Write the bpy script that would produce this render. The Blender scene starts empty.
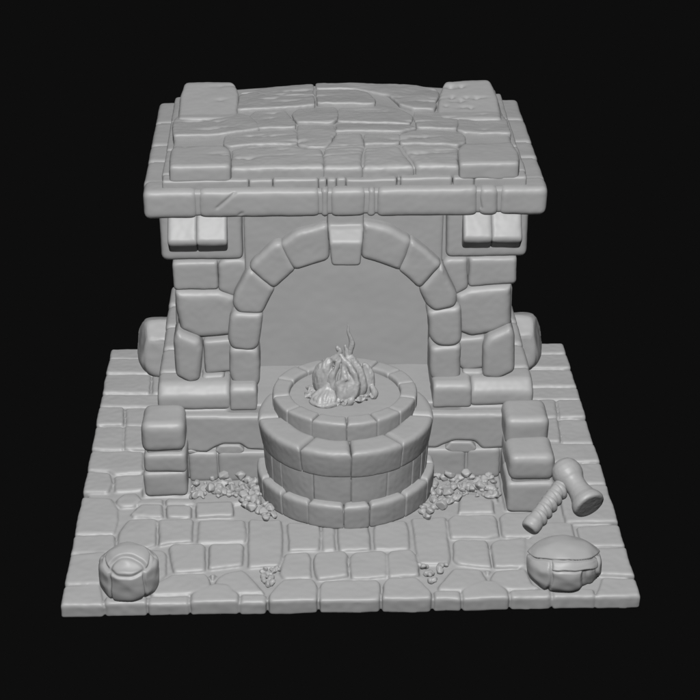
import bpy, bmesh, math, random
from mathutils import Vector, Matrix, noise, Euler
R = math.radians
random.seed(11)
scene = bpy.context.scene
COL = scene.collection

# ---------------------------------------------------------------- traced plan shapes (metres, on their own real planes)
PAVERS = [[(-5.02,-0.05),(-5.02,0.56),(-4.4,0.61),(-4.29,-0.05)],[(-5.02,0.58),(-5.02,1.53),(-4.38,1.62),(-4.38,0.58)],[(-5.02,1.57),(-5.02,2.19),(-4.28,2.23),(-4.23,1.79),(-4.28,1.56)],[(-5.02,2.26),(-5.02,3.63),(-4.46,3.56),(-4.29,3.17),(-4.25,2.8),(-4.28,2.29)],[(-4.05,2.95),(-3.88,3.29),(-3.46,3.27),(-3.43,2.81),(-3.98,2.87)],[(-4.21,1.83),(-4.21,2.32),(-4.07,2.77),(-3.59,2.78),(-3.53,2.72),(-3.5,1.85),(-3.68,1.76)],[(-3.98,1.65),(-3.61,1.68),(-3.36,1.67),(-3.29,1.53),(-3.25,0.85),(-3.42,0.58),(-3.9,0.59)],[(-3.39,3.27),(-3.0,3.26),(-2.97,2.86),(-3.36,2.85)],[(-2.84,3.29),(-2.15,3.31),(-2.11,2.83),(-2.8,2.79)],[(-3.51,2.72),(-2.91,2.77),(-2.86,2.7),(-2.84,1.95),(-3.24,1.9),(-3.45,1.83)],[(-2.76,2.7),(-1.91,2.7),(-1.85,2.13),(-1.87,1.92),(-2.4,1.91),(-2.76,1.89)],[(-3.26,1.76),(-3.19,1.87),(-2.65,1.86),(-2.6,1.77),(-2.57,0.97),(-3.13,0.93),(-3.21,1.3)],[(-2.53,1.79),(-2.49,1.85),(-1.93,1.86),(-1.89,1.77),(-1.91,1.14),(-2.46,1.02),(-2.52,1.05)],[(-3.52,0.47),(-3.12,0.85),(-2.57,0.86),(-2.48,0.66),(-2.45,0.39),(-2.61,0.22),(-2.75,0.22),(-3.49,0.22)],[(-2.4,0.39),(-2.38,0.66),(-2.24,0.87),(-1.91,1.0),(-1.78,0.81),(-1.5,0.22),(-1.56,0.22),(-1.97,0.22),(-2.16,0.22),(-2.34,0.28)],[(-2.51,0.83),(-2.36,0.85),(-2.43,0.65)],[(-1.83,2.61),(-1.81,2.7),(-1.22,2.68),(-1.2,2.35),(-1.21,1.29),(-1.26,1.1),(-1.81,1.07)],[(-1.43,-0.05),(-1.43,0.15),(-1.28,0.46),(-1.16,0.63),(-0.65,0.63),(-0.58,0.39),(-0.59,-0.05)],[(-0.54,-0.05),(-0.53,0.44),(-0.47,0.57),(0.47,0.59),(0.53,0.46),(0.5,-0.05)],[(-1.23,1.12),(-1.15,1.52),(-0.73,1.55),(-0.67,1.33),(-0.67,0.69),(-1.16,0.67),(-1.25,0.85)],[(-0.63,1.33),(-0.58,1.5),(-0.08,1.55),(-0.01,1.43),(-0.03,0.7),(-0.56,0.62),(-0.61,0.77)],[(0.03,1.37),(0.1,1.5),(0.64,1.54),(0.7,1.41),(0.66,0.68),(0.02,0.63)],[(-1.1,2.58),(-0.51,2.48),(-0.49,2.09),(-0.53,1.61),(-1.09,1.6)],[(-0.46,2.44),(-0.21,2.41),(-0.23,1.6),(-0.47,1.6)],[(-0.17,2.4),(0.39,2.42),(0.42,2.06),(0.4,1.58),(-0.17,1.57)],[(0.7,1.35),(0.76,1.51),(1.15,1.56),(1.23,1.39),(1.25,1.05),(1.23,0.68),(0.68,0.65)],[(0.54,-0.05),(0.59,0.46),(0.68,0.62),(1.18,0.62),(1.26,0.47),(1.4,0.15),(1.39,-0.05)],[(0.49,2.23),(0.52,2.48),(1.1,2.58),(1.14,2.28),(1.12,1.6),(0.48,1.59)],[(1.21,2.67),(1.86,2.68),(1.86,2.31),(1.83,1.26),(1.78,1.05),(1.26,1.09),(1.22,1.74)],[(1.53,0.32),(1.62,0.48),(1.87,0.95),(2.35,0.88),(2.42,0.57),(2.45,0.35),(2.26,0.25),(1.97,0.22),(1.53,0.22)],[(2.48,0.62),(2.59,0.84),(3.15,0.88),(3.21,0.38),(3.34,0.22),(2.81,0.22),(2.63,0.29),(2.48,0.4)],[(2.38,0.88),(2.54,0.87),(2.45,0.68)],[(1.93,1.78),(2.0,1.86),(2.54,1.85),(2.56,1.7),(2.54,0.94),(2.36,0.96),(1.94,1.07),(1.87,1.2)],[(2.61,1.7),(2.72,1.83),(3.27,1.9),(3.17,0.9),(2.58,0.93),(2.59,1.41)],[(1.89,2.56),(2.01,2.71),(2.75,2.73),(2.8,2.59),(2.79,1.99),(2.61,1.92),(1.88,1.9)],[(2.86,2.66),(2.98,2.79),(3.57,2.81),(3.46,1.93),(2.88,1.94),(2.83,2.05)],[(2.15,3.23),(2.14,3.49),(2.83,3.47),(2.78,2.79),(2.1,2.78)],[(4.25,-0.05),(4.33,0.15),(4.47,0.55),(5.05,0.5),(5.05,-0.05)],[(4.42,0.61),(4.5,1.48),(5.05,1.49),(5.05,0.57)],[(4.25,1.58),(4.25,2.25),(5.05,2.28),(5.05,1.55)],[(3.04,0.83),(3.16,1.89),(3.34,1.88),(3.73,2.44),(4.18,2.43),(4.18,1.94),(4.21,1.53),(4.48,1.44),(4.4,0.62)],[(-5.02,3.77),(-5.02,4.58),(-4.57,4.52),(-4.48,4.12),(-4.53,3.75)],[(-5.02,4.63),(-5.02,5.4),(-3.98,5.37),(-3.92,4.53),(-4.49,4.45),(-4.6,4.6)],[(-5.02,5.46),(-5.02,6.4),(-4.45,6.38),(-4.38,5.44)],[(-4.36,5.44),(-4.43,6.38),(-3.97,6.37),(-3.91,5.42)],[(-5.02,6.44),(-5.02,7.23),(-4.52,7.22),(-4.46,6.45)],[(-4.42,6.45),(-4.48,7.21),(-3.87,7.2),(-3.82,6.43)],[(-5.02,7.29),(-5.02,7.84),(-3.8,7.81),(-3.76,7.25)],[(-5.02,7.89),(-5.02,8.75),(-4.06,8.72),(-4.01,7.86)],[(-3.96,7.86),(-4.02,8.69),(-3.58,8.68),(-3.53,7.85)],[(-5.02,8.78),(-5.02,9.47),(-3.79,9.46),(-3.75,8.74)],[(-5.02,9.51),(-5.02,10.0),(-3.48,10.0),(-3.45,9.47)],[(-4.44,3.81),(-4.47,4.4),(-3.89,4.45),(-3.85,3.88),(-4.42,3.8)],[(-4.36,3.49),(-4.25,3.7),(-4.01,3.74),(-3.88,3.5),(-3.99,3.24),(-4.24,3.21),(-4.35,3.32)],[(3.95,9.5),(4.02,10.0),(5.05,10.0),(5.05,9.47)],[(4.04,8.79),(4.12,9.45),(5.05,9.42),(5.05,8.76)],[(3.94,7.94),(4.03,8.72),(5.05,8.69),(5.05,7.91)],[(3.98,7.34),(4.05,7.87),(5.05,7.84),(5.05,7.31)],[(4.49,6.49),(4.55,7.27),(5.05,7.25),(5.05,6.48)],[(4.1,6.5),(4.14,7.28),(4.52,7.27),(4.46,6.49)],[(4.41,5.46),(4.48,6.44),(5.05,6.42),(5.05,5.44)],[(4.02,5.47),(4.14,6.45),(4.45,6.44),(4.39,5.46)],[(3.77,4.67),(3.86,5.4),(5.05,5.37),(5.05,4.64)],[(4.07,3.82),(4.17,4.61),(5.05,4.58),(5.05,3.79)],[(4.07,2.39),(4.06,3.76),(5.05,3.73),(5.05,2.36)],[(-3.93,3.5),(-3.47,3.51),(-3.45,3.27),(-3.98,3.29)],[(-3.42,3.51),(-2.87,3.47),(-2.86,3.25),(-3.4,3.27)],[(-4.01,2.91),(-3.96,3.23),(-3.45,3.21),(-3.42,2.83),(-4.01,2.85)],[(-3.39,3.21),(-2.92,3.2),(-2.9,2.79),(-3.36,2.8)],[(-3.95,4.63),(-2.98,4.54),(-2.94,3.6),(-3.88,3.62)],[(-4.275,-0.05),(-3.545,-0.05),(-3.545,0.2),(-4.275,0.2)],[(-3.515,-0.05),(-2.815,-0.05),(-2.815,0.2),(-3.515,0.2)],[(-1.925,-0.05),(-1.475,-0.05),(-1.475,0.2),(-1.925,0.2)],[(1.445,-0.05),(1.915,-0.05),(1.915,0.2),(1.445,0.2)],[(2.785,-0.05),(3.485,-0.05),(3.485,0.2),(2.785,0.2)],[(3.515,-0.05),(4.265,-0.05),(4.265,0.2),(3.515,0.2)],[(-2.785,-0.05),(-1.955,-0.05),(-1.96,0.2),(-2.16,0.5),(-2.4,0.52),(-2.78,0.22)],[(1.945,-0.05),(2.755,-0.05),(2.75,0.2),(2.57,0.5),(2.34,0.52),(1.95,0.24)],[(-3.3,8.8),(-0.1,8.8),(-0.1,10),(-3.0,10)],[(0.0,8.8),(3.0,8.8),(3.2,10),(0.0,10)],[(-2.9,3.2),(-1.6,3.3),(-1.6,4.3),(-2.9,4.3)],[(1.6,3.3),(2.9,3.2),(2.9,4.3),(1.6,4.3)],[(3.0,2.9),(3.9,2.9),(3.9,4.4),(3.0,4.4)]]
ROOF_STONES = [[(-2.03,4.67),(-2.05,5.76),(-1.7,5.89),(-0.93,5.82),(-0.8,5.75),(-0.61,5.65),(-0.39,5.64),(-0.36,4.84),(-0.37,4.62)],[(-0.35,4.62),(-0.33,5.66),(-0.18,6.03),(-0.09,6.41),(0.4,6.43),(0.43,5.78),(0.34,5.0),(0.34,4.6)],[(0.38,4.6),(0.39,5.0),(0.44,5.75),(1.01,5.83),(1.09,5.76),(1.29,4.88),(1.3,4.57)],[(1.33,4.57),(1.33,4.88),(1.13,5.79),(1.84,5.84),(2.17,5.7),(2.12,4.54)],[(-2.19,5.98),(-2.2,6.48),(-2.14,6.62),(-0.9,6.66),(-0.84,6.48),(-0.83,5.96),(-0.93,5.88),(-1.7,5.95),(-2.09,5.86)],[(-0.8,5.86),(-0.81,6.63),(-0.79,6.93),(-0.14,6.91),(-0.1,6.61),(-0.11,6.41),(-0.21,5.94),(-0.29,5.73),(-0.61,5.72)],[(0.46,6.38),(1.1,6.41),(1.11,6.31),(1.07,5.88),(0.45,5.81)],[(1.12,5.86),(1.13,6.36),(1.48,6.64),(1.9,6.65),(2.3,6.62),(2.36,6.39),(2.34,6.0),(2.16,5.79),(1.85,5.9)],[(-3.16,6.53),(-3.22,7.5),(-3.11,7.88),(-2.03,7.83),(-1.75,7.56),(-1.59,6.95),(-1.57,6.75),(-2.22,6.53)],[(-1.58,6.78),(-1.62,7.15),(-1.75,7.56),(-1.64,7.87),(-1.06,7.85),(-0.96,7.33),(-0.87,7.03),(-0.88,6.75)],[(-0.81,7.03),(-0.92,7.54),(-0.79,7.87),(-0.1,7.96),(-0.05,7.82),(-0.06,7.15),(-0.14,6.99)],[(-0.03,7.1),(-0.03,7.61),(0.03,7.89),(0.68,7.96),(0.79,8.19),(1.12,7.97),(1.21,7.86),(1.42,7.46),(1.33,6.96),(1.26,6.96),(0.57,7.01)],[(-0.08,6.48),(-0.07,6.9),(0.01,6.98),(1.33,6.9),(1.45,6.7),(1.14,6.45)],[(1.49,6.74),(1.45,7.36),(1.51,7.75),(1.92,7.74),(2.32,7.68),(2.31,7.34),(2.22,6.72)],[(2.26,6.66),(2.34,7.59),(2.5,7.7),(3.24,7.68),(3.25,6.56),(2.37,6.55)],[(-1.99,7.9),(-2.0,8.3),(-1.97,8.94),(-1.66,9.05),(-1.38,8.69),(-0.51,8.66),(-0.49,7.99),(-1.2,7.88)],[(-1.97,9.09),(-1.35,9.39),(-0.5,9.48),(-0.49,8.7),(-1.38,8.73),(-1.66,9.09)],[(-0.41,8.09),(-0.41,9.04),(0.37,9.02),(0.57,8.85),(0.72,8.32),(0.7,8.03),(0.17,8.04)],[(-0.41,9.1),(-0.41,9.48),(1.54,9.39),(2.02,9.16),(2.04,8.93),(1.87,7.79),(1.48,7.8),(1.22,7.99),(1.17,8.26),(1.05,8.64),(0.58,8.92),(0.37,9.07)]]
CORNER_SLABS = [[(-3.16,4.31),(-3.19,5.61),(-3.12,5.79),(-2.19,5.77),(-2.06,5.57),(-2.03,4.27)],[(2.11,4.24),(2.14,5.45),(2.27,5.77),(3.2,5.79),(3.27,5.23),(3.21,4.2)],[(-3.16,7.49),(-3.17,8.5),(-3.09,9.17),(-2.11,9.19),(-1.98,8.62),(-1.99,8.03),(-2.0,7.46)],[(1.95,7.34),(1.92,7.7),(2.01,8.45),(2.19,9.18),(3.11,9.16),(3.2,8.36),(3.18,7.3)]]
WALL_STONES = [[(-3.19,4.25),(-2.36,4.26),(-2.36,3.69),(-3.18,3.69)],[(-2.33,4.21),(-2.22,4.3),(-1.87,4.3),(-1.74,4.16),(-2.06,3.53),(-2.35,3.66)],[(-3.16,3.69),(-2.34,3.67),(-2.04,3.56),(-2.04,3.34),(-2.11,2.77),(-2.75,2.7),(-3.08,2.89),(-3.16,3.35)],[(-3.21,2.77),(-3.13,2.94),(-2.74,2.76),(-2.68,2.56),(-2.76,1.93),(-2.93,1.86),(-3.2,2.02)],[(-2.66,2.65),(-2.09,2.69),(-2.11,2.01),(-2.65,1.95)],[(-2.71,1.97),(-2.3,1.99),(-2.28,1.84),(-2.71,1.81)],[(2.38,4.26),(3.27,4.27),(3.27,3.73),(2.43,3.67),(2.38,3.7)],[(1.86,4.16),(1.95,4.27),(2.34,4.26),(2.36,3.65),(2.12,3.51),(2.08,3.64)],[(2.13,3.54),(2.42,3.67),(3.18,3.72),(3.2,2.9),(2.89,2.74),(2.45,2.67),(2.21,2.77),(2.16,3.28)],[(2.67,2.55),(2.75,2.75),(3.17,2.95),(3.25,2.82),(3.27,2.03),(2.96,1.86),(2.69,1.91)],[(2.19,2.63),(2.72,2.67),(2.75,2.02),(2.34,1.94),(2.2,2.09)],[(2.3,1.99),(2.68,1.99),(2.71,1.82),(2.31,1.81)]]
ARCH_STONES = [[(-2.13,2.59),(-1.64,2.56),(-1.64,1.9),(-1.72,1.79),(-2.04,1.78),(-2.14,2.05)],[(-2.1,3.23),(-2.04,3.33),(-1.56,3.3),(-1.64,2.67),(-1.74,2.59),(-2.09,2.63),(-2.15,2.81)],[(-1.77,4.15),(-1.7,4.17),(-1.32,3.82),(-1.56,3.33),(-1.95,3.35),(-2.04,3.5),(-2.0,3.7)],[(-1.27,4.72),(-1.15,4.73),(-0.93,4.22),(-1.31,3.85),(-1.71,4.22),(-1.68,4.33)],[(-0.31,5.07),(-0.29,4.42),(-0.91,4.22),(-1.14,4.7),(-0.85,4.93)],[(0.39,5.12),(0.85,5.01),(1.23,4.76),(1.04,4.22),(0.38,4.46)],[(1.26,4.76),(1.79,4.29),(1.42,3.84),(1.06,4.2)],[(1.82,4.24),(2.11,3.61),(2.08,3.41),(1.74,3.33),(1.6,3.45),(1.45,3.79)],[(1.62,3.28),(2.18,3.37),(2.21,2.68),(2.1,2.6),(1.81,2.6),(1.68,2.76)],[(1.69,2.52),(2.2,2.57),(2.2,1.91),(2.12,1.81),(1.83,1.8),(1.7,1.95)]]
COPINGS = [[(-3.06,1.4),(-1.53,1.37),(-1.5,1.04),(-1.47,0.61),(-1.85,0.63),(-2.0,0.75),(-2.31,0.76),(-2.51,0.67),(-2.64,0.58),(-3.09,0.63)],[(1.41,1.38),(3.16,1.35),(3.12,0.58),(2.67,0.56),(2.51,0.74),(2.13,0.76),(1.91,0.67),(1.78,0.6),(1.43,0.61)]]
WEDGES = [[(-2.49,0.63),(-2.4,0.75),(-2.0,0.75),(-1.91,0.63),(-2.03,0.52),(-2.36,0.51)],[(-3.08,0.64),(-2.93,0.68),(-2.81,0.61),(-2.97,0.56)],[(1.94,0.61),(2.05,0.76),(2.45,0.74),(2.56,0.6),(2.48,0.51),(2.08,0.52)]]

# ---------------------------------------------------------------- material
def stone_material(name, base, rough, bump, scale):
    m = bpy.data.materials.new(name); m.use_nodes = True
    nt = m.node_tree; N = nt.nodes; L = nt.links
    b = N['Principled BSDF']
    tc = N.new('ShaderNodeTexCoord')
    n1 = N.new('ShaderNodeTexNoise'); n1.inputs['Scale'].default_value = scale; n1.inputs['Detail'].default_value = 5
    n2 = N.new('ShaderNodeTexNoise'); n2.inputs['Scale'].default_value = scale * 5; n2.inputs['Detail'].default_value = 3
    L.new(tc.outputs['Object'], n1.inputs['Vector']); L.new(tc.outputs['Object'], n2.inputs['Vector'])
    cr = N.new('ShaderNodeMapRange')
    cr.inputs['To Min'].default_value = base * 0.975; cr.inputs['To Max'].default_value = base * 1.025
    L.new(n1.outputs['Fac'], cr.inputs['Value'])
    cb = N.new('ShaderNodeCombineColor')
    for k in range(3): L.new(cr.outputs['Result'], cb.inputs[k])
    L.new(cb.outputs['Color'], b.inputs['Base Color'])
    b.inputs['Roughness'].default_value = rough
    b.inputs['IOR'].default_value = 1.5
    b.inputs['Specular IOR Level'].default_value = SPEC
    mx = N.new('ShaderNodeMath'); mx.operation = 'ADD'
    ml = N.new('ShaderNodeMath'); ml.operation = 'MULTIPLY'; ml.inputs[1].default_value = 0.25
    L.new(n2.outputs['Fac'], ml.inputs[0]); L.new(n1.outputs['Fac'], mx.inputs[0]); L.new(ml.outputs[0], mx.inputs[1])
    bp = N.new('ShaderNodeBump'); bp.inputs['Strength'].default_value = bump; bp.inputs['Distance'].default_value = 0.02
    L.new(mx.outputs[0], bp.inputs['Height']); L.new(bp.outputs['Normal'], b.inputs['Normal'])
    return m
SPEC = 0.5
M_STONE = stone_material('grey_stone', 0.34, 0.5, 0.045, 2.5)
M_FLOOR = stone_material('paving_stone', 0.34, 0.5, 0.045, 2.0)
M_PANEL = stone_material('smooth_slab', 0.34, 0.5, 0.10, 1.6)
M_ROUND = stone_material('rounded_rock', 0.34, 0.5, 0.05, 5.0)
M_FIRE = stone_material('sculpted_flame', 0.36, 0.45, 0.10, 9.0)
M_TOOL = stone_material('tool_grey', 0.34, 0.5, 0.06, 6.0)

# ---------------------------------------------------------------- mesh helpers
def soften(poly, r=0.05, jit=0.012, step=0.35):
    """cut the corners of a 2-D outline and let its long edges wander a little"""
    pl_ = [Vector(p) for p in poly]
    poly = [p for i, p in enumerate(pl_) if (p - pl_[i-1]).length > 0.03]
    n = len(poly); out = []
    for i in range(n):
        p0, p, p1 = Vector(poly[i-1]), Vector(poly[i]), Vector(poly[(i+1) % n])
        a, b = p0 - p, p1 - p
        rr = r * random.uniform(0.7, 1.3)
        ra, rb = min(rr, a.length * 0.35), min(rr, b.length * 0.35)
        if a.length < 1e-4 or b.length < 1e-4: continue
        A, B = p + a.normalized() * ra, p + b.normalized() * rb
        mid = (A + B) / 2 * 0.5 + p * 0.5
        out += [A, mid, B]
        k = int((b.length - 2 * rb) / step)
        nrm = Vector((-b.y, b.x)).normalized()
        for j in range(1, k + 1):
            t = j / (k + 1)
            out.append(B.lerp(p1 - b.normalized() * rb, t) + nrm * random.uniform(-jit, jit))
    return out

def shrink(poly, d):
    c = sum((Vector(p) for p in poly), Vector((0, 0))) / len(poly)
    o = []
    n = len(poly)
    ar = sum(poly[i][0]*poly[(i+1)%n][1]-poly[(i+1)%n][0]*poly[i][1] for i in range(n))
    s = 1 if ar > 0 else -1
    for i in range(n):
        p0, p, p1 = Vector(poly[i-1]), Vector(poly[i]), Vector(poly[(i+1) % n])
        e0, e1 = (p - p0), (p1 - p)
        if e0.length < 1e-6 or e1.length < 1e-6: o.append(p); continue
        e0.normalize(); e1.normalize()
        nn = Vector((-e0.y, e0.x)) * s + Vector((-e1.y, e1.x)) * s
        if nn.length < 0.2: o.append(p); continue
        nn = nn.normalized() / max(0.5, math.sqrt(max(0.0, (1 + e0.dot(e1)) / 2)))
        o.append(p + nn * d)
    return o

def frame_pt(fr, u, v, d):
    if fr == 'z': return Vector((u, v, d))
    if fr == 'y': return Vector((u, d, v))
    return Vector((d, u, v))

def add_prism(bm, poly, fr, d0, d1, bev=0.05, soft=0.05, jit=0.012, back=0.0, segs=4):
    """outline extruded between d0 and d1; the visible end (top, or front) gets a rounded shoulder of radius bev"""
    q = soften(poly, soft, jit) if soft > 0 else [Vector(p) for p in poly]
    bev *= random.uniform(0.88, 1.12)
    t = bmesh.new()
    vis, hid = (d1, d0) if fr == 'z' else (d0, d1)
    s = 1 if hid > vis else -1
    prof = [(0.0, hid)] if not back else [(back, hid), (0.0, hid - s*back)]
    for k in range(segs + 1):
        a = math.pi/2*k/segs
        prof.append((bev*(1-math.cos(a)), vis + s*bev*(1-math.sin(a))))
    if bev == 0: prof = prof[:1] + [(0.0, vis)]
    rings = []
    for ins, d in prof:
        qq = shrink(q, ins) if ins > 1e-5 else q
        rings.append([t.verts.new(frame_pt(fr, p[0], p[1], d)) for p in qq])
    n = len(q)
    t.faces.new(rings[0]); t.faces.new(rings[-1][::-1])
    for A, B in zip(rings[:-1], rings[1:]):
        for i in range(n): t.faces.new((A[i], B[i], B[(i+1) % n], A[(i+1) % n]))
    bmesh.ops.recalc_face_normals(t, faces=t.faces[:])
    bmesh.ops.triangulate(t, faces=t.faces[:])
    me = bpy.data.meshes.new('t'); t.to_mesh(me); t.free(); bm.from_mesh(me); bpy.data.meshes.remove(me)

def add_box(bm, x0, x1, y0, y1, z0, z1, bev=0.05, segs=2, jig=0.012, mat=None):
    t = bmesh.new()
    bmesh.ops.create_cube(t, size=1)
    for v in t.verts:
        v.co = Vector(((x0+x1)/2 + v.co.x*(x1-x0), (y0+y1)/2 + v.co.y*(y1-y0), (z0+z1)/2 + v.co.z*(z1-z0)))
        v.co += Vector([random.uniform(-jig, jig) for _ in range(3)])
    if bev > 0: bmesh.ops.bevel(t, geom=t.edges[:], offset=bev, segments=segs, profile=0.5, affect='EDGES', clamp_overlap=True)
    if mat: bmesh.ops.transform(t, matrix=mat, verts=t.verts[:])
    me = bpy.data.meshes.new('t'); t.to_mesh(me); t.free(); bm.from_mesh(me); bpy.data.meshes.remove(me)

def add_hull(bm, pts, bev=0.04, segs=2):
    t = bmesh.new()
    for p in pts: t.verts.new(p)
    bmesh.ops.convex_hull(t, input=t.verts[:])
    for v in [v for v in t.verts if not v.link_faces]: t.verts.remove(v)
    bmesh.ops.dissolve_limit(t, angle_limit=R(3), verts=t.verts[:], edges=t.edges[:])
    bmesh.ops.recalc_face_normals(t, faces=t.faces[:])
    if bev > 0: bmesh.ops.bevel(t, geom=t.edges[:], offset=bev, segments=segs, profile=0.5, affect='EDGES', clamp_overlap=True)
    me = bpy.data.meshes.new('t'); t.to_mesh(me); t.free(); bm.from_mesh(me); bpy.data.meshes.remove(me)

def add_tube(bm, pts, rads, sides=14, caps=True):
    n = len(pts); rings = []
    pts = [Vector(p) for p in pts]
    up = Vector((0.31, 0.9, 0.2)).normalized()
    for i in range(n):
        d = (pts[min(i+1, n-1)] - pts[max(i-1, 0)]).normalized()
        a = d.cross(up).normalized(); b = d.cross(a).normalized()
        r = rads[i] if isinstance(rads[i], tuple) else (rads[i], rads[i])
        rings.append([bm.verts.new(pts[i] + a*r[0]*math.cos(2*math.pi*k/sides) + b*r[1]*math.sin(2*math.pi*k/sides)) for k in range(sides)])
    for i in range(n-1):
        for k in range(sides):
            bm.faces.new((rings[i][k], rings[i][(k+1)%sides], rings[i+1][(k+1)%sides], rings[i+1][k]))
    if caps: bm.faces.new(rings[0][::-1]); bm.faces.new(rings[-1])

def spline(ctrl, m=8):
    """Catmull-Rom through control tuples (any length)"""
    out = []; n = len(ctrl)
    for i in range(n-1):
        p0, p1, p2, p3 = ctrl[max(i-1,0)], ctrl[i], ctrl[i+1], ctrl[min(i+2,n-1)]
        for j in range(m):
            t = j/m
            out.append(tuple(0.5*((2*b)+(-a+c)*t+(2*a-5*b+4*c-d)*t*t+(-a+3*b-3*c+d)*t**3) for a,b,c,d in zip(p0,p1,p2,p3)))
    out.append(tuple(ctrl[-1])); return out

def wear(me, amp=0.010, freq=2.2, fine=0.003, seed=0.0):
    off = Vector((seed*3.7, seed*1.3, seed*7.1))
    for v in me.vertices:
        c = v.co
        d = noise.noise_vector(c * freq + off) * amp
        if fine: d += noise.noise_vector(c * freq * 4.3 + off) * fine
        v.co = c + d

def make(name, bm, mat, parent=None, voxel=0.035, smooth=3, amp=0.010, freq=2.2, fine=0.003, sf=0.5, disp=None):
    """link the bmesh as ONE object: fused to a sculpted skin, softened and worn"""
    bmesh.ops.recalc_face_normals(bm, faces=bm.faces[:])
    me = bpy.data.meshes.new(name); bm.to_mesh(me); bm.free()
    if voxel:
        tmp = bpy.data.objects.new('tmp', me); COL.objects.link(tmp)
        md = tmp.modifiers.new('r', 'REMESH'); md.mode = 'VOXEL'; md.voxel_size = voxel; md.use_smooth_shade = True
        if smooth:
            ms = tmp.modifiers.new('s', 'SMOOTH'); ms.factor = sf; ms.iterations = smooth
        dg = bpy.context.evaluated_depsgraph_get()
        m2 = bpy.data.meshes.new_from_object(tmp.evaluated_get(dg))
        bpy.data.objects.remove(tmp); bpy.data.meshes.remove(me); me = m2; me.name = name
    if amp or fine: wear(me, amp, freq, fine, random.random()*9)
    if disp: disp(me)
    me.polygons.foreach_set('use_smooth', [True]*len(me.polygons))
    me.materials.clear(); me.materials.append(mat)
    o = bpy.data.objects.new(name, me); COL.objects.link(o)
    if parent is not None:
        o.parent = parent
        inv = Matrix.Identity(4); p = parent
        while p is not None: inv = Matrix.Translation(-p.location) @ inv; p = p.parent
        me.transform(inv)
    return o

def thing(name, label, cat, loc=(0,0,0), group=None):
    o = bpy.data.objects.new(name, None); COL.objects.link(o); o.location = loc; o.empty_display_size = 0.3
    o['label'] = label; o['category'] = cat
    if group: o['group'] = group
    return o

# ================================================================= pavement
def inside(p, poly):
    c = False; n = len(poly)
    for i in range(n):
        a, b = poly[i], poly[i-1]
        if (a[1] > p[1]) != (b[1] > p[1]) and p[0] < (b[0]-a[0])*(p[1]-a[1])/(b[1]-a[1])+a[0]: c = not c
    return c
bm = bmesh.new()
add_box(bm, -4.92, 4.92, 0.04, 9.92, -0.28, -0.08, 0.04, jig=0)
for q in PAVERS:
    add_prism(bm, shrink([Vector(p) for p in q], -0.004), 'z', -0.30 + random.uniform(0, .01), random.uniform(-0.024, 0.016), 0.066, 0.055, 0.012, 0.02)
pave = make('pavement', bm, M_FLOOR, None, 0.021, 2, 0.015, 1.8, 0.005)
pave['kind'] = 'structure'

# ================================================================= the fireplace building
fp = thing('stone_fireplace', 'large grey masonry hearth building with an arched opening and a flat slab roof', 'fireplace', (0, 6, 0))
# -- raised hearth base behind the low front wall
bm = bmesh.new()
add_box(bm, -3.42, 3.48, 4.32, 9.05, 0.0, 1.44, 0.04, jig=0)
add_box(bm, -2.2, 2.2, 4.3, 6.3, 1.0, 1.55, 0.03, jig=0)
make('hearth_base', bm, M_STONE, fp, 0.04, 2)
# -- low wall: coping slabs over squared blocks, small wedge stones caught between
lw = bmesh.new(); add_box(lw, -3.05, 3.05, 4.17, 4.5, 0, .57, 0.02, jig=0); add_box(lw, -3.05, 3.05, 4.3, 4.5, .5, 1.3, 0.02)
low = make('low_wall', lw, M_STONE, fp, 0.04, 2)
for i, q in enumerate(COPINGS):
    bm = bmesh.new(); add_prism(bm, q, 'y', 4.14, 4.95, 0.07, 0.03, 0.006)
    make('coping', bm, M_STONE, low, 0.03, 3)
for q in WEDGES:
    bm = bmesh.new(); add_prism(bm, q, 'y', 4.13, 4.5, 0.035, 0.03, 0.003)
    make('wedge_stone', bm, M_STONE, low, 0.018, 1)
for x0, x1 in ((-3.0, -2.44), (-2.43, -1.0), (1.0, 2.36), (2.37, 3.02)):
    bm = bmesh.new(); add_box(bm, x0, x1, 4.12, 4.6, -.05, 0.62, 0.07)
    make('block', bm, M_STONE, low, 0.03, 3)
# -- end posts
def post(x0, x1, y0, y1, tiers, round_=0.085):
    c = bmesh.new(); add_box(c, x0+.08, x1-.08, y0+.08, y1, 0, tiers[-1]-.1, 0.02)
    pr = make('end_post', c, M_STONE, fp, 0.05, 1)
    for i in range(len(tiers)-1):
        bm = bmesh.new()
        add_box(bm, x0 + random.uniform(-.015,.015), x1 + random.uniform(-.015,.015), y0, y1, tiers[i], tiers[i+1]+.004, round_ if i < len(tiers)-2 else round_*1.7, 3, 0.018)
        make('block', bm, M_STONE, pr, 0.03, 6)
post(-3.82, -3.0, 3.52, 4.42, (-.03, 0.51, 0.93, 1.56))
post(3.03, 3.84, 3.5, 4.42, (-.03, 0.55, 0.95, 1.56))
post(3.0, 3.88, 2.73, 3.6, (-.03, 0.65, 1.2))
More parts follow.
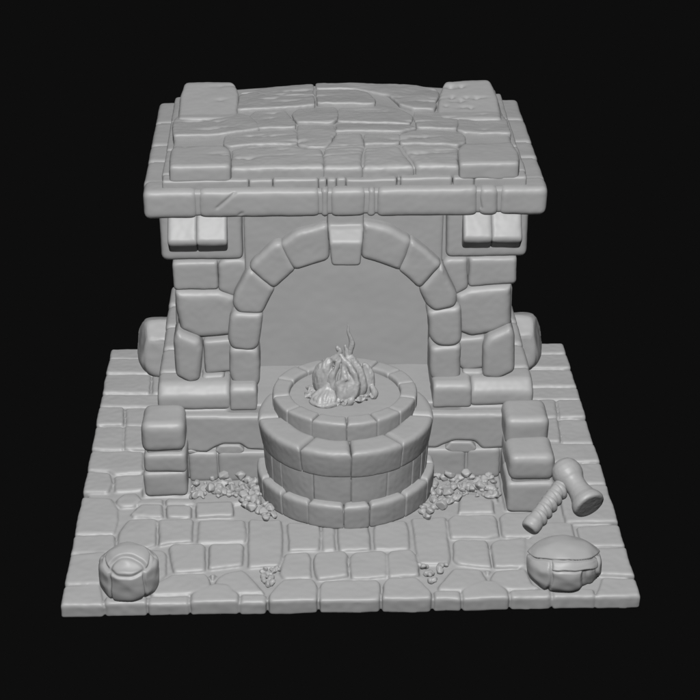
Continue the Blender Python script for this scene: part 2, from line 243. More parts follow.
# -- plinth course
bm = bmesh.new()
add_box(bm, -3.5, -1.70, 4.62, 9.1, 1.40, 1.88, 0.06, jig=0); add_box(bm, 1.74, 3.55, 4.62, 9.1, 1.40, 1.88, 0.06, jig=0); add_box(bm, -3.4, 3.5, 6.3, 9.1, 1.40, 1.88, 0.06, jig=0)
pl = make('plinth', bm, M_STONE, fp, 0.04, 2)
def sloped_block(x0, x1, yf, yb, z0, z1, sl, name, parent, dx=0.03, bev=0.05):
    """block whose upper front edge is worn to a broad slope"""
    bm = bmesh.new()
    pts = []
    for x, s in ((x0, 1), (x1, -1)):
        pts += [(x + s*dx*0, yf, z0), (x, yf, z1-sl), (x + s*dx, yf+sl*1.05, z1), (x, yb, z1), (x, yb, z0)]
    add_hull(bm, pts, bev)
    return make(name, bm, M_STONE, parent, 0.03, 7)
sloped_block(-3.56, -2.16, 4.32, 5.0, 1.42, 1.93, 0.20, 'block', pl, bev=0.08)
sloped_block(2.42, 3.63, 4.32, 5.0, 1.42, 1.93, 0.20, 'block', pl, bev=0.08)
sloped_block(-2.18, -1.655, 4.26, 5.0, 1.42, 1.95, 0.10, 'block', pl)
sloped_block(1.69, 2.44, 4.26, 5.0, 1.42, 1.95, 0.10, 'block', pl)
for i in range(4):     # side courses of the plinth
    y0 = 5.0 + i*1.03
    for x0, x1 in ((-3.56, -3.1), (3.12, 3.63)):
        bm = bmesh.new(); add_box(bm, x0, x1, y0, y0+1.02, 1.42, 1.93, 0.09)
        make('block', bm, M_STONE, pl, 0.04, 3)
# -- wall with the arched opening cut through its front
def arch_outline(x0, x1, z0, z1, ax0, ax1, spring, top_z):
    pts = [(x0, z0), (ax0, z0), (ax0, spring)]
    cx, rx, rz = (ax0+ax1)/2, (ax1-ax0)/2, top_z - spring
    for k in range(1, 20):
        a = math.pi - math.pi*k/20
        pts.append((cx + rx*math.cos(a), spring + rz*math.sin(a)))
    pts += [(ax1, spring), (ax1, z0), (x1, z0), (x1, z1), (x0, z1)]
    return pts
bm = bmesh.new()
add_prism(bm, arch_outline(-3.14, 3.2, 1.43, 5.4, -1.66, 1.70, 2.85, 4.45), 'y', 5.0, 6.0, 0, 0)
add_box(bm, -3.14, 3.2, 6.15, 9.0, 1.43, 5.4, 0, jig=0)
wall = make('wall', bm, M_STONE, fp, 0.04, 1, 0.006)
bm = bmesh.new(); add_box(bm, -2.2, 2.25, 5.92, 6.2, 1.5, 5.0, 0.02, jig=0)
make('back_panel', bm, M_PANEL, fp, 0.04, 2, 0.012, 1.4, 0.003)
bm = bmesh.new()       # flat spandrel plate behind the arch ring
add_prism(bm, arch_outline(-1.84, 1.86, 3.3, 5.36, -1.72, 1.76, 3.35, 4.6), 'y', 4.80, 5.1, 0.03, 0)
make('spandrel_panel', bm, M_STONE, fp, 0.035, 2, 0.005)
ydepth = [4.88, 4.86, 4.78, 4.55, 4.78, 4.66]
for i, q in enumerate(WALL_STONES):
    d = ydepth[i % 6]
    bm = bmesh.new(); add_prism(bm, shrink([Vector(p) for p in q], -0.014), 'y', d, 5.3, 0.13 if i % 6 in (2, 3) else 0.085, 0.06, 0.01)
    make('stone', bm, M_STONE, wall, 0.03, 3)
for s, xf in ((-1, -3.14), (1, 3.2)):                     # side faces of the building
    z = 1.93; row = 0
    for h in (0.85, 0.8, 0.85, 0.9):
        y = 5.15; 
        while y < 8.9:
            w = min(random.uniform(0.7, 1.2), 9.0 - y)
            if 9.0 - (y + w) < 0.35: w = 9.0 - y
            bm = bmesh.new()
            xa, xb = (xf-.06, xf+.3) if s < 0 else (xf-.3, xf+.06)
            add_box(bm, xa, xb, y, y+w-.01, z, z+h-.01, 0.07)
            make('stone', bm, M_STONE, wall, 0.045, 3); y += w
        z += h; row += 1
# -- arch ring
bm = bmesh.new()
add_prism(bm, arch_outline(-2.0, 2.02, 1.95, 5.2, -1.70, 1.74, 2.9, 4.42), 'y', 4.75, 5.0, 0.0, 0)
bm.free()
arch = thing('arch', 'x', 'x'); del arch['label']; del arch['category']; arch.parent = fp; arch.location = (0, 0, 0)
ARCHC = 2.98
for i, q in enumerate(ARCH_STONES):
    bm = bmesh.new()
    add_prism(bm, shrink([Vector(p) for p in q], -0.045), 'y', 4.52 if i % 5 < 2 else 4.57, 5.15, 0.115, 0.09, 0.012)
    make('arch_stone', bm, M_STONE, arch, 0.026, 5)
bm = bmesh.new()
add_hull(bm, [(x*s+.04, y, z) for s in (-1, 1) for x, y, z in ((.31, 4.26, 4.88), (.335, 4.50, 5.10), (.27, 4.26, 4.42), (.27, 4.7, 4.38), (.335, 5.2, 5.10), (.27, 5.2, 4.38))], 0.04)
add_hull(bm, [(x*s+.04, y, z) for s in (-1, 1) for x, y, z in ((.335, 4.56, 4.8), (.34, 4.56, 5.4), (.335, 5.1, 4.8), (.34, 5.1, 5.4))], 0.03)
make('keystone', bm, M_STONE, arch, 0.026, 7)
# -- corbels that carry the cornice
for x0, x1, cx0, xm, cx1 in ((-3.40, -1.86, -3.22, -2.70, -2.15), (1.92, 3.46, 2.22, 2.745, 3.30)):
    bm = bmesh.new(); add_box(bm, x0, x1, 4.84, 5.3, 4.30, 5.4, 0.10, 3)
    cb = make('corbel', bm, M_STONE, fp, 0.03, 6)
    for a, b in ((cx0, xm), (xm, cx1)):
        bm = bmesh.new()
        e = 0.025
        add_hull(bm, [(x, y, z) for x in (a-.01, b+.01) for y, z in ((5.0, 4.50), (4.72, 4.54), (4.46, 4.78), (4.44, 4.87), (4.84, 5.34), (5.0, 5.46))], 0.07, 3)
        make('corbel_brick', bm, M_STONE, cb, 0.024, 9, 0.014)
# -- cornice: long edge stones, then a narrower course, then the roof slabs
bm = bmesh.new(); add_box(bm, -3.60, 3.69, 4.525, 9.55, 5.32, 5.80, 0.05, jig=0)
co = make('cornice', bm, M_STONE, fp, 0.045, 1)
front = [-3.60, -2.66, -0.33, -0.22, -0.03+.0, 0.62, 0.80, 2.38, 2.78, 3.70]
front = [-3.65, -2.66, -0.41, -0.25, 0.43, 0.60, 2.47, 2.85, 3.74]
for a, b in zip(front[:-1], front[1:]):
    bm = bmesh.new(); add_box(bm, a+.004, b-.004, 4.48 + (0.02 if b-a < .3 else random.uniform(-.012,.012)), 5.1, 5.28, 5.835, 0.11, 3, 0.008)
    def disp(me):
        for v in me.vertices:
            c = v.co
            if c.y < 4.6:
                for x0, z0, x1, z1 in ((-2.30, 5.50, -1.98, 5.78), (-1.85, 5.40, -1.9, 5.36), (2.45, 5.7, 2.52, 5.45)):
                    t = max(0, min(1, ((c.x-x0)*(x1-x0)+(c.z-z0)*(z1-z0))/((x1-x0)**2+(z1-z0)**2)))
                    q = math.hypot(c.x-x0-t*(x1-x0), c.z-z0-t*(z1-z0))
                    if q < .09: c.y += .03*math.exp(-(q/.022)**2)
    make('edge_stone', bm, M_STONE, co, 0.028, 5, disp=disp)
for s in (-1, 1):
    ys = [4.95, 6.1, 7.0, 8.3, 9.6]
    for a, b in zip(ys[:-1], ys[1:]):
        bm = bmesh.new()
        x0, x1 = (-3.66, -3.1) if s < 0 else (3.2, 3.74)
        add_box(bm, x0, x1, a+.003, b-.003, 5.29, 5.83, 0.09, 3, 0.008)
        make('edge_stone', bm, M_STONE, co, 0.035, 3)
bm = bmesh.new(); add_box(bm, -3.3, 3.4, 9.2, 9.6, 5.29, 5.83, 0.08, 3); make('edge_stone', bm, M_STONE, co, 0.045, 3)
# narrower course
roof_bm = bmesh.new(); add_box(roof_bm, -3.18, 3.24, 4.86, 9.42, 5.80, 6.115, 0.03, jig=0)
def hump(x, y): return max(0.0, 1 - ((x-.05)/2.6)**2) * 0.10 * min(1, max(0, (y-4.6)/2.0))
CHIPS = [(random.uniform(-2.9, 2.9), random.uniform(5.2, 9.2), random.uniform(.12, .45), random.uniform(.03, .09), random.uniform(.012, .03)) for _ in range(60)]
CHIPS += [(random.uniform(1.9, 2.9), random.uniform(7.6, 8.9), random.uniform(.05, .12), random.uniform(.05, .09), random.uniform(.03, .05)) for _ in range(9)]
def chip_top(me):
    for x, y, a, b, dp in CHIPS:
        for v in me.vertices:
            c = v.co
            if c.z > 6.05 and abs(c.x-x) < a*2 and abs(c.y-y) < b*2:
                q = ((c.x-x)/a)**2 + ((c.y-y - .1*(c.x-x))/b)**2
                if q < 4: c.z -= dp*math.exp(-q*1.6)*(1 + noise.noise(c*9))
def lift_core(me):
    for v in me.vertices:
        if v.co.z > 5.98: v.co.z += hump(v.co.x, v.co.y)
roof = make('roof', roof_bm, M_STONE, fp, 0.04, 2, disp=lift_core)
strip = [-3.30, -1.72, -1.28, -0.45, -0.30, -0.12, 0.05, 0.98, 1.05, 2.0, 2.4, 3.36]
for a, b in zip(strip[:-1], strip[1:]):
    bm = bmesh.new(); r_ = random.uniform(-.02, .02)
    add_box(bm, a, b, 4.66 + r_*.6, 5.0, 5.7, 5.975 + random.uniform(-.012, .012), 0.035, 2, 0.006)
    make('course_stone', bm, M_STONE, roof, 0.024, 2)
for x0, x1 in ((-3.32, -3.1), (3.18, 3.38)):
    for a, b in ((4.98, 6.3), (6.3, 7.9), (7.9, 9.5)):
        bm = bmesh.new(); add_box(bm, x0, x1, a, b, 5.7, 5.99, 0.05); make('course_stone', bm, M_STONE, roof, 0.03, 3)
for i, q in enumerate(ROOF_STONES):
    bm = bmesh.new()
    fr_ = min(p[1] for p in q); bk_ = max(p[1] for p in q)
    if i < 4: q = [(x, 4.80 if y < 4.95 else y) for x, y in q]
    cx = sum(p[0] for p in q)/len(q)
    add_prism(bm, shrink([Vector(p) for p in q], -0.028), 'z', 5.9, 6.16, 0.09 if i < 4 else 0.035, 0.06, 0.022)
    lift = random.uniform(-.02, .02)
    tilt = 0.055 if i >= 4 else 0.01
    def disp(me, fr_=fr_, bk_=bk_, lift=lift):
        for v in me.vertices:
            if v.co.z > 6.0:
                x, y = v.co.x, v.co.y
                v.co.z += hump(x, y) + lift + tilt*(0.5-(y-fr_)/max(.3, bk_-fr_))
        chip_top(me)
    make('roof_slab', bm, M_STONE, roof, 0.024, 2, 0.014, 2.5, 0.005, disp=disp)
for i, q in enumerate(CORNER_SLABS):
    bm = bmesh.new()
    if i < 2: q = [(x, max(y, 4.66)) for x, y in q]
    add_prism(bm, [Vector(p) for p in q], 'z', 5.93, 6.265 if i < 2 else 6.195, 0.08, 0.08, 0.01)
    def disp(me, i=i):
        for v in me.vertices:
            if i >= 2 and v.co.z > 6.0: v.co.z += 0.20*max(0, min(1, (v.co.y-7.7)/1.3))
        chip_top(me)
    make('corner_slab', bm, M_STONE, roof, 0.026, 4, disp=disp)

# ================================================================= round hearth
HX, HY = 0.02, 3.95
hearth = thing('round_hearth', 'round stepped stone fire bowl standing in front of the arch', 'fire pit', (HX, HY, 0))
def sector(r0, r1, a0, a1, n, HY=3.95):
    return [(HX + r1*math.cos(a0+(a1-a0)*k/n), HY + r1*math.sin(a0+(a1-a0)*k/n)) for k in range(n+1)] + \
           [(HX + r0*math.cos(a1-(a1-a0)*k/n), HY + r0*math.sin(a1-(a1-a0)*k/n)) for k in range(n+1)]
def ring(name, r0, r1, z0, z1, cuts, bev, voxel=0.024, taper=0.0, gap=0.003, slope=0.0, smooth=3, HY=3.95):
    c = bmesh.new(); bmesh.ops.create_cone(c, cap_ends=True, segments=64, radius1=r1-.04, radius2=r1-.04, depth=z1-z0-.20)
    bmesh.ops.translate(c, verts=c.verts[:], vec=(HX, HY, (z0+z1)/2 - .04))
    def disp(me):
        for v in me.vertices:
            h = min(1, max(0, (v.co.z-z0)/(z1-z0)))
            k = 1 - taper*(1-h)**1.5/r1
            rr = math.hypot(v.co.x-HX, v.co.y-HY)
            if slope: v.co.z += h**3*slope*max(0, min(1, (r1-.05-rr)/.28))
            v.co.x = HX+(v.co.x-HX)*k; v.co.y = HY+(v.co.y-HY)*k
    core = make(name, c, M_STONE, hearth, 0.04, 1, 0.002, 1, 0, disp=disp)
    cuts = sorted(cuts)
    for i, a in enumerate(cuts):
        b = cuts[(i+1) % len(cuts)] + (360 if i == len(cuts)-1 else 0)
        dr = random.uniform(-.010, .010)
        bm = bmesh.new()
        add_prism(bm, [Vector(p) for p in sector(r0, r1+dr, R(a)+gap/r1, R(b)-gap/r1, max(3, int((b-a)/5)), HY)], 'z', z0, z1 + random.uniform(-.008, .008), bev, 0, 0, back=0.012)
        make('ring_stone', bm, M_STONE, core, voxel, smooth, 0.009, 2.4, 0.003, disp=disp)
    return core
ring('base_ring', 1.30, 1.70, -0.03, 0.49, [-160,-137,-116,-93,-76,-50,-26,-3,22,50,80,110,140,170], 0.085, taper=.03, smooth=4)
ring('drum', 1.30, 1.575, 0.4, 1.08, [-166,-153,-141,-114,-88,-62,-38,-26,-16,10,45,80,115,150], 0.02, taper=.03, gap=0.001)
ring('wide_ring', 1.10, 1.665, 1.02, 1.585, [-172,-122,-88,-52,-8,30,70,110,150], 0.11, taper=.07, smooth=5)
ring('rim_ring', 1.05, 1.385, 1.42, 1.84, [-170,-143,-118,-90,-66,-43,-16,12,36,60,84,108,132,158], 0.06, smooth=4, HY=4.34)
bm = bmesh.new(); bmesh.ops.create_cone(bm, cap_ends=True, segments=96, radius1=1.12, radius2=1.12, depth=0.5)
bmesh.ops.translate(bm, verts=bm.verts[:], vec=(HX, 4.34, 1.48))
make('bowl_floor', bm, M_STONE, hearth, 0.03, 1, 0.006)

# ================================================================= fire
fire = thing('campfire', 'small sculpted fire of twisting flames burning in the round bowl', 'fire', (0.0, 4.3, 1.72))
FX, FY, FZ = 0.0, 4.27, 1.725
def licks(me):
    """long vertical folds running up the tongues"""
    for v in me.vertices:
        c = v.co; h = c.z - FZ
        q = noise.noise(Vector((c.x*11 + h*3, c.y*11, h*2.6)))
        q2 = noise.noise(Vector((c.x*24 - h*4, c.y*24, h*5)))
        v.co = c + v.normal * (0.026*q + 0.012*q2) * min(1, .25 + h*1.5) * (1 if h < .8 else .35)
def flame(name, strands, vox=0.016, sm=2, am=0.006, disp=licks):
    bm = bmesh.new()
    for ctrl in strands:
        sp = spline(ctrl, 7)
        t = bmesh.new()
        add_tube(t, [(FX+p[0]*1.15, FY+p[1]*1.12, FZ+p[2]*1.08) for p in sp], [(max(.008, p[3]*1.28), max(.008, p[3]*p[4]*1.28)) for p in sp])
        bmesh.ops.recalc_face_normals(t, faces=t.faces[:])
        me = bpy.data.meshes.new('t'); t.to_mesh(me); t.free(); bm.from_mesh(me); bpy.data.meshes.remove(me)
    return make(name, bm, M_FIRE, fire, vox, sm, am, 7.0, 0.003, disp=disp)
flame('flame', [  # central bulb, folded around itself
 [(.04,-.16,.02,.10,1), (.05,-.18,.16,.19,.7), (.07,-.12,.36,.185,.7), (.10,-.04,.56,.12,.7), (.06,.02,.74,.05,.9), (.02,.03,.86,.02,1)],
 [(.20,-.05,.02,.08,1), (.25,-.08,.18,.115,.8), (.24,-.05,.40,.10,.8), (.18,0,.60,.08,.9), (.09,.04,.78,.045,1), (.03,.05,.90,.03,1), (.02,.05,.98,.015,1)],
 [(-.08,-.02,.84,.035,1), (.02,-.10,.72,.045,1), (.13,-.17,.58,.055,.9), (.20,-.22,.40,.05,.9), (.18,-.28,.22,.045,.9), (.10,-.32,.08,.03,1)],
 [(-.04,-.30,.0,.06,1), (-.08,-.27,.18,.06,.8), (-.03,-.24,.34,.05,.8), (.0,-.16,.54,.045,.9), (-.02,-.08,.72,.03,1)],
 [(-.10,-.10,.02,.08,1), (-.14,-.16,.20,.075,.8), (-.06,-.22,.38,.05,.8), (.05,-.24,.48,.035,.9)],
])
flame('flame', [  # long tongue that leans in from the left
 [(-.22,.02,.0,.12,1), (-.32,.0,.22,.18,.7), (-.33,.02,.46,.15,.8), (-.23,.03,.64,.09,.9), (-.12,.0,.76,.055,1), (-.06,-.02,.88,.035,1), (-.08,-.02,.96,.015,1)],
 [(-.16,-.16,.0,.08,1), (-.20,-.14,.22,.08,.8), (-.19,-.12,.44,.055,.8), (-.11,-.09,.64,.04,1), (-.04,-.06,.80,.03,1)],
])
flame('flame', [  # thin spike
 [(.06,.04,.70,.05,1), (.10,.05,.86,.045,1), (.13,.05,.98,.05,.9), (.11,.05,1.10,.035,.9), (.07,.05,1.22,.02,1), (.07,.05,1.32,.012,1), (.05,.05,1.42,.006,1)],
 [(-.06,.0,.84,.03,1), (-.10,.0,.93,.035,1), (-.13,.0,.97,.02,1)],
], 0.012, 1, 0.002)
flame('flame', [  # low tongue at the right
 [(.38,.02,.0,.10,1), (.42,.0,.16,.085,.9), (.41,.02,.32,.09,.8), (.38,.05,.48,.07,.8), (.34,.07,.6,.03,1)],
 [(.46,-.10,.0,.06,1), (.50,-.10,.10,.06,1), (.45,-.08,.24,.035,1)],
])
flame('flame', [
 [(.06,-.30,.0,.07,1), (.10,-.32,.08,.06,1), (.16,-.26,.16,.03,1)],
 [(-.02,-.34,.0,.05,1), (.02,-.34,.07,.04,1)],
], 0.014, 1, 0.004)
ridges = []
for j in range(8):
    a = R(150 + 21*j)                      # ridges fan out from a crest to the rim of the mound
    ex, ey = -.30 + .25*math.cos(a), -.20 + .22*math.sin(a)
    tx, ty = -.22 + .05*math.cos(a), -.10 + .04*math.sin(a)
    ridges.append([(ex, ey, -.02, .040, 1), (ex*.8+tx*.2, ey*.8+ty*.2, .07, .052, 1), (ex*.5+tx*.5, ey*.5+ty*.5, .14 + .012*(j % 3), .052, 1), (ex*.2+tx*.8, ey*.2+ty*.8, .22, .042, 1), (tx, ty, .34, .028, 1)])
ridges.append([(-.33, -.20, -.06, .20, 1), (-.31, -.18, .04, .17, 1), (-.27, -.14, .13, .09, 1)])
for f in (.62, 1.0):
    ridges.append([(-.30 + .25*f*math.cos(R(a)), -.20 + .22*f*math.sin(R(a)), .11 - .10*f + .03*math.sin(a*1.7), .036, 1) for a in range(150, 330, 22)])
flame('ember_fold', ridges, 0.013, 1, 0.022, None)
bm = bmesh.new()
for k in range(26):
    a = random.uniform(0, 6.28); r = random.uniform(.1, 1)
    x, y = -.12 + .52*r*math.cos(a), -.02 + .36*r*math.sin(a)
    s = random.uniform(.05, .10)
    add_hull(bm, [(FX+x+random.gauss(0, s), FY+y+random.gauss(0, s), FZ+.02+abs(random.gauss(0, s*.5))) for _ in range(10)], 0.012, 1)
for k in range(170):
    a = random.uniform(2.2, 3.9) if k < 110 else random.uniform(4.2, 6.9); r = random.uniform(.35, .68)
    x, y, s = r*math.cos(a)*.98-.04, r*math.sin(a)*.66, random.uniform(.03, .055)
    add_hull(bm, [(FX+x+random.gauss(0, s), FY+y+random.gauss(0, s), FZ+.075+random.gauss(0, s*.8)) for _ in range(9)], 0.008, 1)
make('ember_bed', bm, M_FIRE, fire, 0.014, 1, 0.006, 8, 0.003)

# ================================================================= carved round boulders and rocks
def carved(name, label, cat, cx, cy, rx, ry, rz, zc, seeds, squash=2.0, flat=0.86, gw=0.05, gd=0.05, group=None, sub=6):
    bm = bmesh.new(); bmesh.ops.create_icosphere(bm, subdivisions=sub, radius=1)
    S = [(Vector(s[:3]).normalized(), (s[3] if len(s) > 3 else 0), (s[4] if len(s) > 4 else flat)) for s in seeds]
    for v in bm.verts:
        d = v.co.normalized()
        dd = d + noise.noise_vector(d*2.2)*0.03
        dd.normalize()
        sc = sorted(((1 - dd.dot(s)) - w, k) for k, (s, w, f) in enumerate(S))
        s0, w0, f0 = S[sc[0][1]]
        edge = math.sqrt(max(0, sc[1][0]+1.2)) - math.sqrt(max(0, sc[0][0]+1.2))
        n = squash
        base = (abs(d.x)**n + abs(d.y)**n + abs(d.z)**n) ** (-1/n)
        plane = f0 / max(0.2, d.dot(s0))
        k = 26.0
        r = -math.log(math.exp(-k*base) + math.exp(-k*plane) + 1e-30)/k
        g = max(0.0, 1 - edge/gw)
        r -= gd * g*g*(3-2*g)
        p = d * r
        p = Vector((p.x*rx, p.y*ry, p.z*rz)) + noise.noise_vector(d*3.1)*0.012
        p += Vector((cx, cy, zc)); p.z = max(p.z, 0.0 + 0.02*(p.z < 0)) if p.z < 0.02 else p.z
        v.co = p
    o = make(name, bm, M_ROUND, None, 0, 0, 0, 1, 0)
    o['label'] = label; o['category'] = cat
    if group: o['group'] = group
    return o
def grooved(name, label, cx, cy, rx, ry, rz, zc, field, gw=.05, gd=.06, low=3.0, high=2.05):
    """a boulder carved by narrow grooves; field(d) gives (distance to the nearest groove, how far that block is cut back)"""
    bm = bmesh.new(); bmesh.ops.create_icosphere(bm, subdivisions=6, radius=1)
    for v in bm.verts:
        d = v.co.normalized()
        dd = (d + noise.noise_vector(d*1.7)*0.035).normalized()
        m, cut = field(dd)
        n = low if d.z < 0 else low + (high-low)*min(1, d.z/.5)
        hh = math.hypot(d.x, d.y)
        r = (hh**n + abs(d.z)**n) ** (-1/n)
        g = max(0.0, 1 - m/gw); g = g*g*(3-2*g)
        r -= cut*(1-g) + gd*g
        p = d*r
        p = Vector((cx + p.x*rx, cy + p.y*ry, zc + p.z*rz)) + noise.noise_vector(d*2.6)*0.02
        p.z = max(p.z, 0.0); v.co = p
    o = make(name, bm, M_ROUND, None, 0, 0, 0, 1, 0); o['label'] = label; o['category'] = 'boulder'
def field_dome(d):
    cap = d.dot(Vector((0, -.34, .94))) - .66
    lens = d.dot(Vector((0, -.88, .47))) - .80
    az = math.degrees(math.atan2(d.x, -d.y))
    if cap > 0:
        m = cap
        m = min(m, abs(lens))
        return m, (.0 if lens > 0 else -.05)
    m = -cap
    side = min(abs(abs(az) - 36), abs(abs(az) - 95), abs(abs(az) - 150))*math.pi/180*math.sqrt(max(0, 1-d.z*d.z))
    return min(m, side), (0 if abs(az) < 36 else .015)
def field_ball(d):
    cap = (d.z + .5*d.y - .40)/1.118
    if cap > 0: return cap, -.02
    x = d.x
    if d.y > -.15 and abs(x) < .9 or d.y > .2:
        return min(-cap, abs(x+.3) + .01, abs(d.y-.2) + .02), .015
    if x < -.47: return min(-cap, -.47 - x), .01
    belt = (d.z + .6*d.y + .13)/1.166
    if x > .86: return min(-cap, x - .86), .02
    if belt > 0: return min(-cap, belt, x + .47, .86 - x), .0
    k = .38 + .05*d.z
    return min(-belt, x + .47, abs(x - k), abs(x - .64), .86 - x), (.05 if x < k else .15 if x < .64 else .08)
grooved('round_boulder', 'carved drum shaped boulder with a domed top at the front left corner of the paving', -3.86, 0.42, .53, .50, .45, .375, field_dome, .085, .075, 4.5, 2.1)
grooved('round_boulder', 'broad ball shaped boulder split by grooves under the leaning hammer', 3.76, 0.42, .665, .60, .42, .36, field_ball, .06, .10, 2.9, 2.1)
for sx, lab, cx in ((-1, 'rounded rough rock on the left beside the fireplace plinth', -3.72), (1, 'rounded rough rock on the right beside the fireplace plinth', 3.80)):
    carved('side_rock', lab, 'rock', cx, 9.0, .63, .62, .70, .54,
     [(0,-.5,.9,.02,.88), (0,-1,0,.05,.84), (sx,-.3,.3,0,.9), (sx,.4,-.1,0,.95), (-sx,0,.2,0,.95), (0,1,.2,0,.9), (0,.3,1,.03,.86)], 2.5, .9, .05, .02, group=None)

# ================================================================= hammer
def lathe(name, p0, p1, prof, parent, sides=40, mat=M_TOOL, disp=None):
    p0, p1 = Vector(p0), Vector(p1); d = (p1-p0); L = d.length; d.normalize()
    a = d.cross(Vector((0.2, 0.3, 1))).normalized(); b = d.cross(a)
    bm = bmesh.new(); rings = []
    for t, r in prof:
        rings.append([bm.verts.new(p0 + d*(t*L) + (a*math.cos(2*math.pi*k/sides) + b*math.sin(2*math.pi*k/sides))*r) for k in range(sides)])
    for i in range(len(rings)-1):
        for k in range(sides): bm.faces.new((rings[i][k], rings[i][(k+1)%sides], rings[i+1][(k+1)%sides], rings[i+1][k]))
    bm.faces.new(rings[0][::-1]); bm.faces.new(rings[-1])
    return make(name, bm, mat, parent, 0.016, 3, 0.004, 4, 0.002)
ham = thing('hammer', 'stout hammer with banded grip and waisted head leaning by the right corner block', 'hammer', (3.38, 2.05, 0))
HB, HT = Vector((3.31, 1.86, 0.17)), Vector((4.06, 2.62, 0.74))
prof = [(0, .12), (.01, .155), (.05, .178), (.15, .178), (.20, .155)]
prof += [(t, .15) for t in (.22, .3, .5, .7, .9, 1.0)]
hd = lathe('handle', HB, HT, prof, ham)
for k in range(5):
    t = (.22 + k*.135)
    c = HB.lerp(HT, t); d = (HT-HB).normalized()
    c2 = c + d*.12 + Vector((.026, .0, -.030))
    lathe('grip_band', c, c2, [(0, .13), (.08, .158), (.3, .182), (.7, .184), (.92, .16), (1, .13)], hd)
H0, H1 = Vector((3.98, 3.04, 0.86)), Vector((4.36, 2.05, 0.66))
H0, H1 = Vector((4.00, 2.95, 0.93)), Vector((4.44, 2.02, 0.54))
lathe('head', H0, H1, [(0, .12), (.03, .19), (.10, .255), (.20, .285), (.30, .28), (.38, .25), (.42, .225), (.47, .205), (.58, .20), (.68, .215), (.78, .245), (.86, .295), (.93, .315), (.985, .30), (1, .26)], ham)

# ================================================================= rubble
def pebble(bm, x, y, z, s):
    add_hull(bm, [(x+random.gauss(0, 1)*s*.55, y+random.gauss(0, 1)*s*.55, z+random.gauss(0, 1)*s*.45) for _ in range(14)], s*.16, 2)
def rock_at(bm, x, y, z, s):
    t = []
    for _ in range(20):
        v = Vector([random.gauss(0, 1) for _ in range(3)]).normalized()
        t.append((x+v.x*s*random.uniform(.85, 1.1), y+v.y*s*random.uniform(.85, 1.1), z+v.z*s*.85))
    add_hull(bm, t, s*.14, 2)
patches = [
 ('scatter of fine rubble in the left corner between end post and round hearth', [(-2.95,3.35),(-2.3,3.5),(-2.05,3.3),(-1.55,2.6),(-1.25,2.55),(-1.5,3.2),(-1.55,4.1),(-2.95,4.1)], 120),
 ('scatter of fine rubble in the right corner between round hearth and front block', [(2.95,3.2),(2.5,3.35),(2.2,3.3),(1.55,2.65),(1.3,2.6),(1.6,3.2),(1.6,4.1),(2.95,4.1)], 120),
 ('small triangle of rubble filling the left gap in the front paving', [(-1.68,1.02),(-1.18,1.02),(-1.40,.33)], 20),
 ('small triangle of rubble filling the right gap in the front paving', [(1.22,1.06),(1.74,1.06),(1.46,.38)], 20)]
for lab, poly, n in patches:
    bm = bmesh.new(); k = 0
    x0, x1 = min(p[0] for p in poly), max(p[0] for p in poly); y0, y1 = min(p[1] for p in poly), max(p[1] for p in poly)
    big = n > 50
    while k < n:
        x, y = random.uniform(x0, x1), random.uniform(y0, y1)
        if not inside((x, y), poly): continue
        k += 1
        s = random.choice((.045, .06, .075, .10)) if big else random.uniform(.045, .08)
        rock_at(bm, x, y, (.03 if big else -.03) + random.uniform(-.02, .03), s)
    o = make('rubble', bm, M_ROUND, None, 0.016, 1, 0.004, 6, 0.002)
    o['kind'] = 'stuff'; o['label'] = lab; o['category'] = 'rubble'
BIG = [  # x, y, z, size, side
 (-2.33,3.98,.17,.125),(-2.0,3.95,.19,.12),(-2.58,3.62,.12,.12),(-2.42,3.55,.08,.08),(-2.22,3.52,.08,.07),(-2.05,3.6,.09,.085),(-1.93,3.4,.09,.11),(-1.78,3.45,.08,.085),
 (-1.78,2.93,.10,.12),(-1.55,2.78,.08,.10),(-1.42,2.9,.08,.09),(-1.5,2.6,.06,.09),(-2.85,3.85,.08,.09),(-1.66,3.15,.06,.09)]
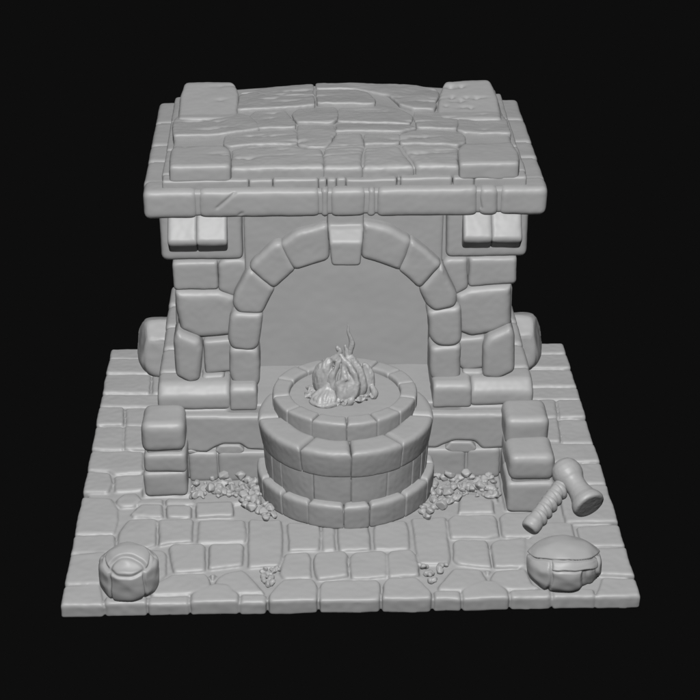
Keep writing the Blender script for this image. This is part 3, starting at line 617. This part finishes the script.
for i, (x, y, z, s) in enumerate(BIG + [(-x+.02, y-.04, z, s*random.uniform(.9, 1.15)) for x, y, z, s in BIG]):
    bm = bmesh.new(); rock_at(bm, x, y, z, s)
    o = make('rubble_stone', bm, M_ROUND, None, 0.014, 2, 0.004, 6, 0.001)
    o['category'] = 'stone'
    side = 'left' if i < len(BIG) else 'right'
    o['group'] = f'larger rubble stones on the {side} of the round hearth'
    o['label'] = f'one of the larger loose rubble stones in the {side} heap beside the round hearth'

LAMP_W = 48000.0
# ================================================================= camera, light, world
cam = bpy.data.cameras.new('camera'); co_ = bpy.data.objects.new('camera', cam); COL.objects.link(co_)
f, th, a = 1841.0, 0.457, 0.030
fwd = Vector((math.sin(a)*math.cos(th), math.cos(a)*math.cos(th), -math.sin(th)))
right = Vector((math.cos(a), -math.sin(a), 0)); up = right.cross(fwd)
co_.matrix_world = Matrix(((right.x, up.x, -fwd.x, -.82), (right.y, up.y, -fwd.y, -26.805), (right.z, up.z, -fwd.z, 17.981), (0, 0, 0, 1)))
cam.sensor_width = 36; cam.lens = 36*f/700; cam.clip_end = 500
scene.camera = co_

lamp = bpy.data.lights.new('studio_lamp', 'POINT'); so = bpy.data.objects.new('studio_lamp', lamp); COL.objects.link(so)
lamp.energy = LAMP_W; lamp.shadow_soft_size = 2.5; lamp.color = (1, 1, 1); lamp.use_shadow = False
so.location = (-0.9, -14.3, 27.2)
lamp.use_nodes = True
lnt = lamp.node_tree; em = lnt.nodes['Emission']; fo = lnt.nodes.new('ShaderNodeLightFalloff')
fo.inputs['Strength'].default_value = 1/(30.5**2); lnt.links.new(fo.outputs['Constant'], em.inputs['Strength'])

w = bpy.data.worlds.new('World'); scene.world = w; w.use_nodes = True
bg = w.node_tree.nodes['Background']; bg.inputs[0].default_value = (1, 1, 1, 1); bg.inputs[1].default_value = 0.0044
scene.view_settings.view_transform = 'Standard'; scene.view_settings.look = 'None'; scene.view_settings.exposure = 0; scene.view_settings.gamma = 1
scene.cycles.diffuse_bounces = 0
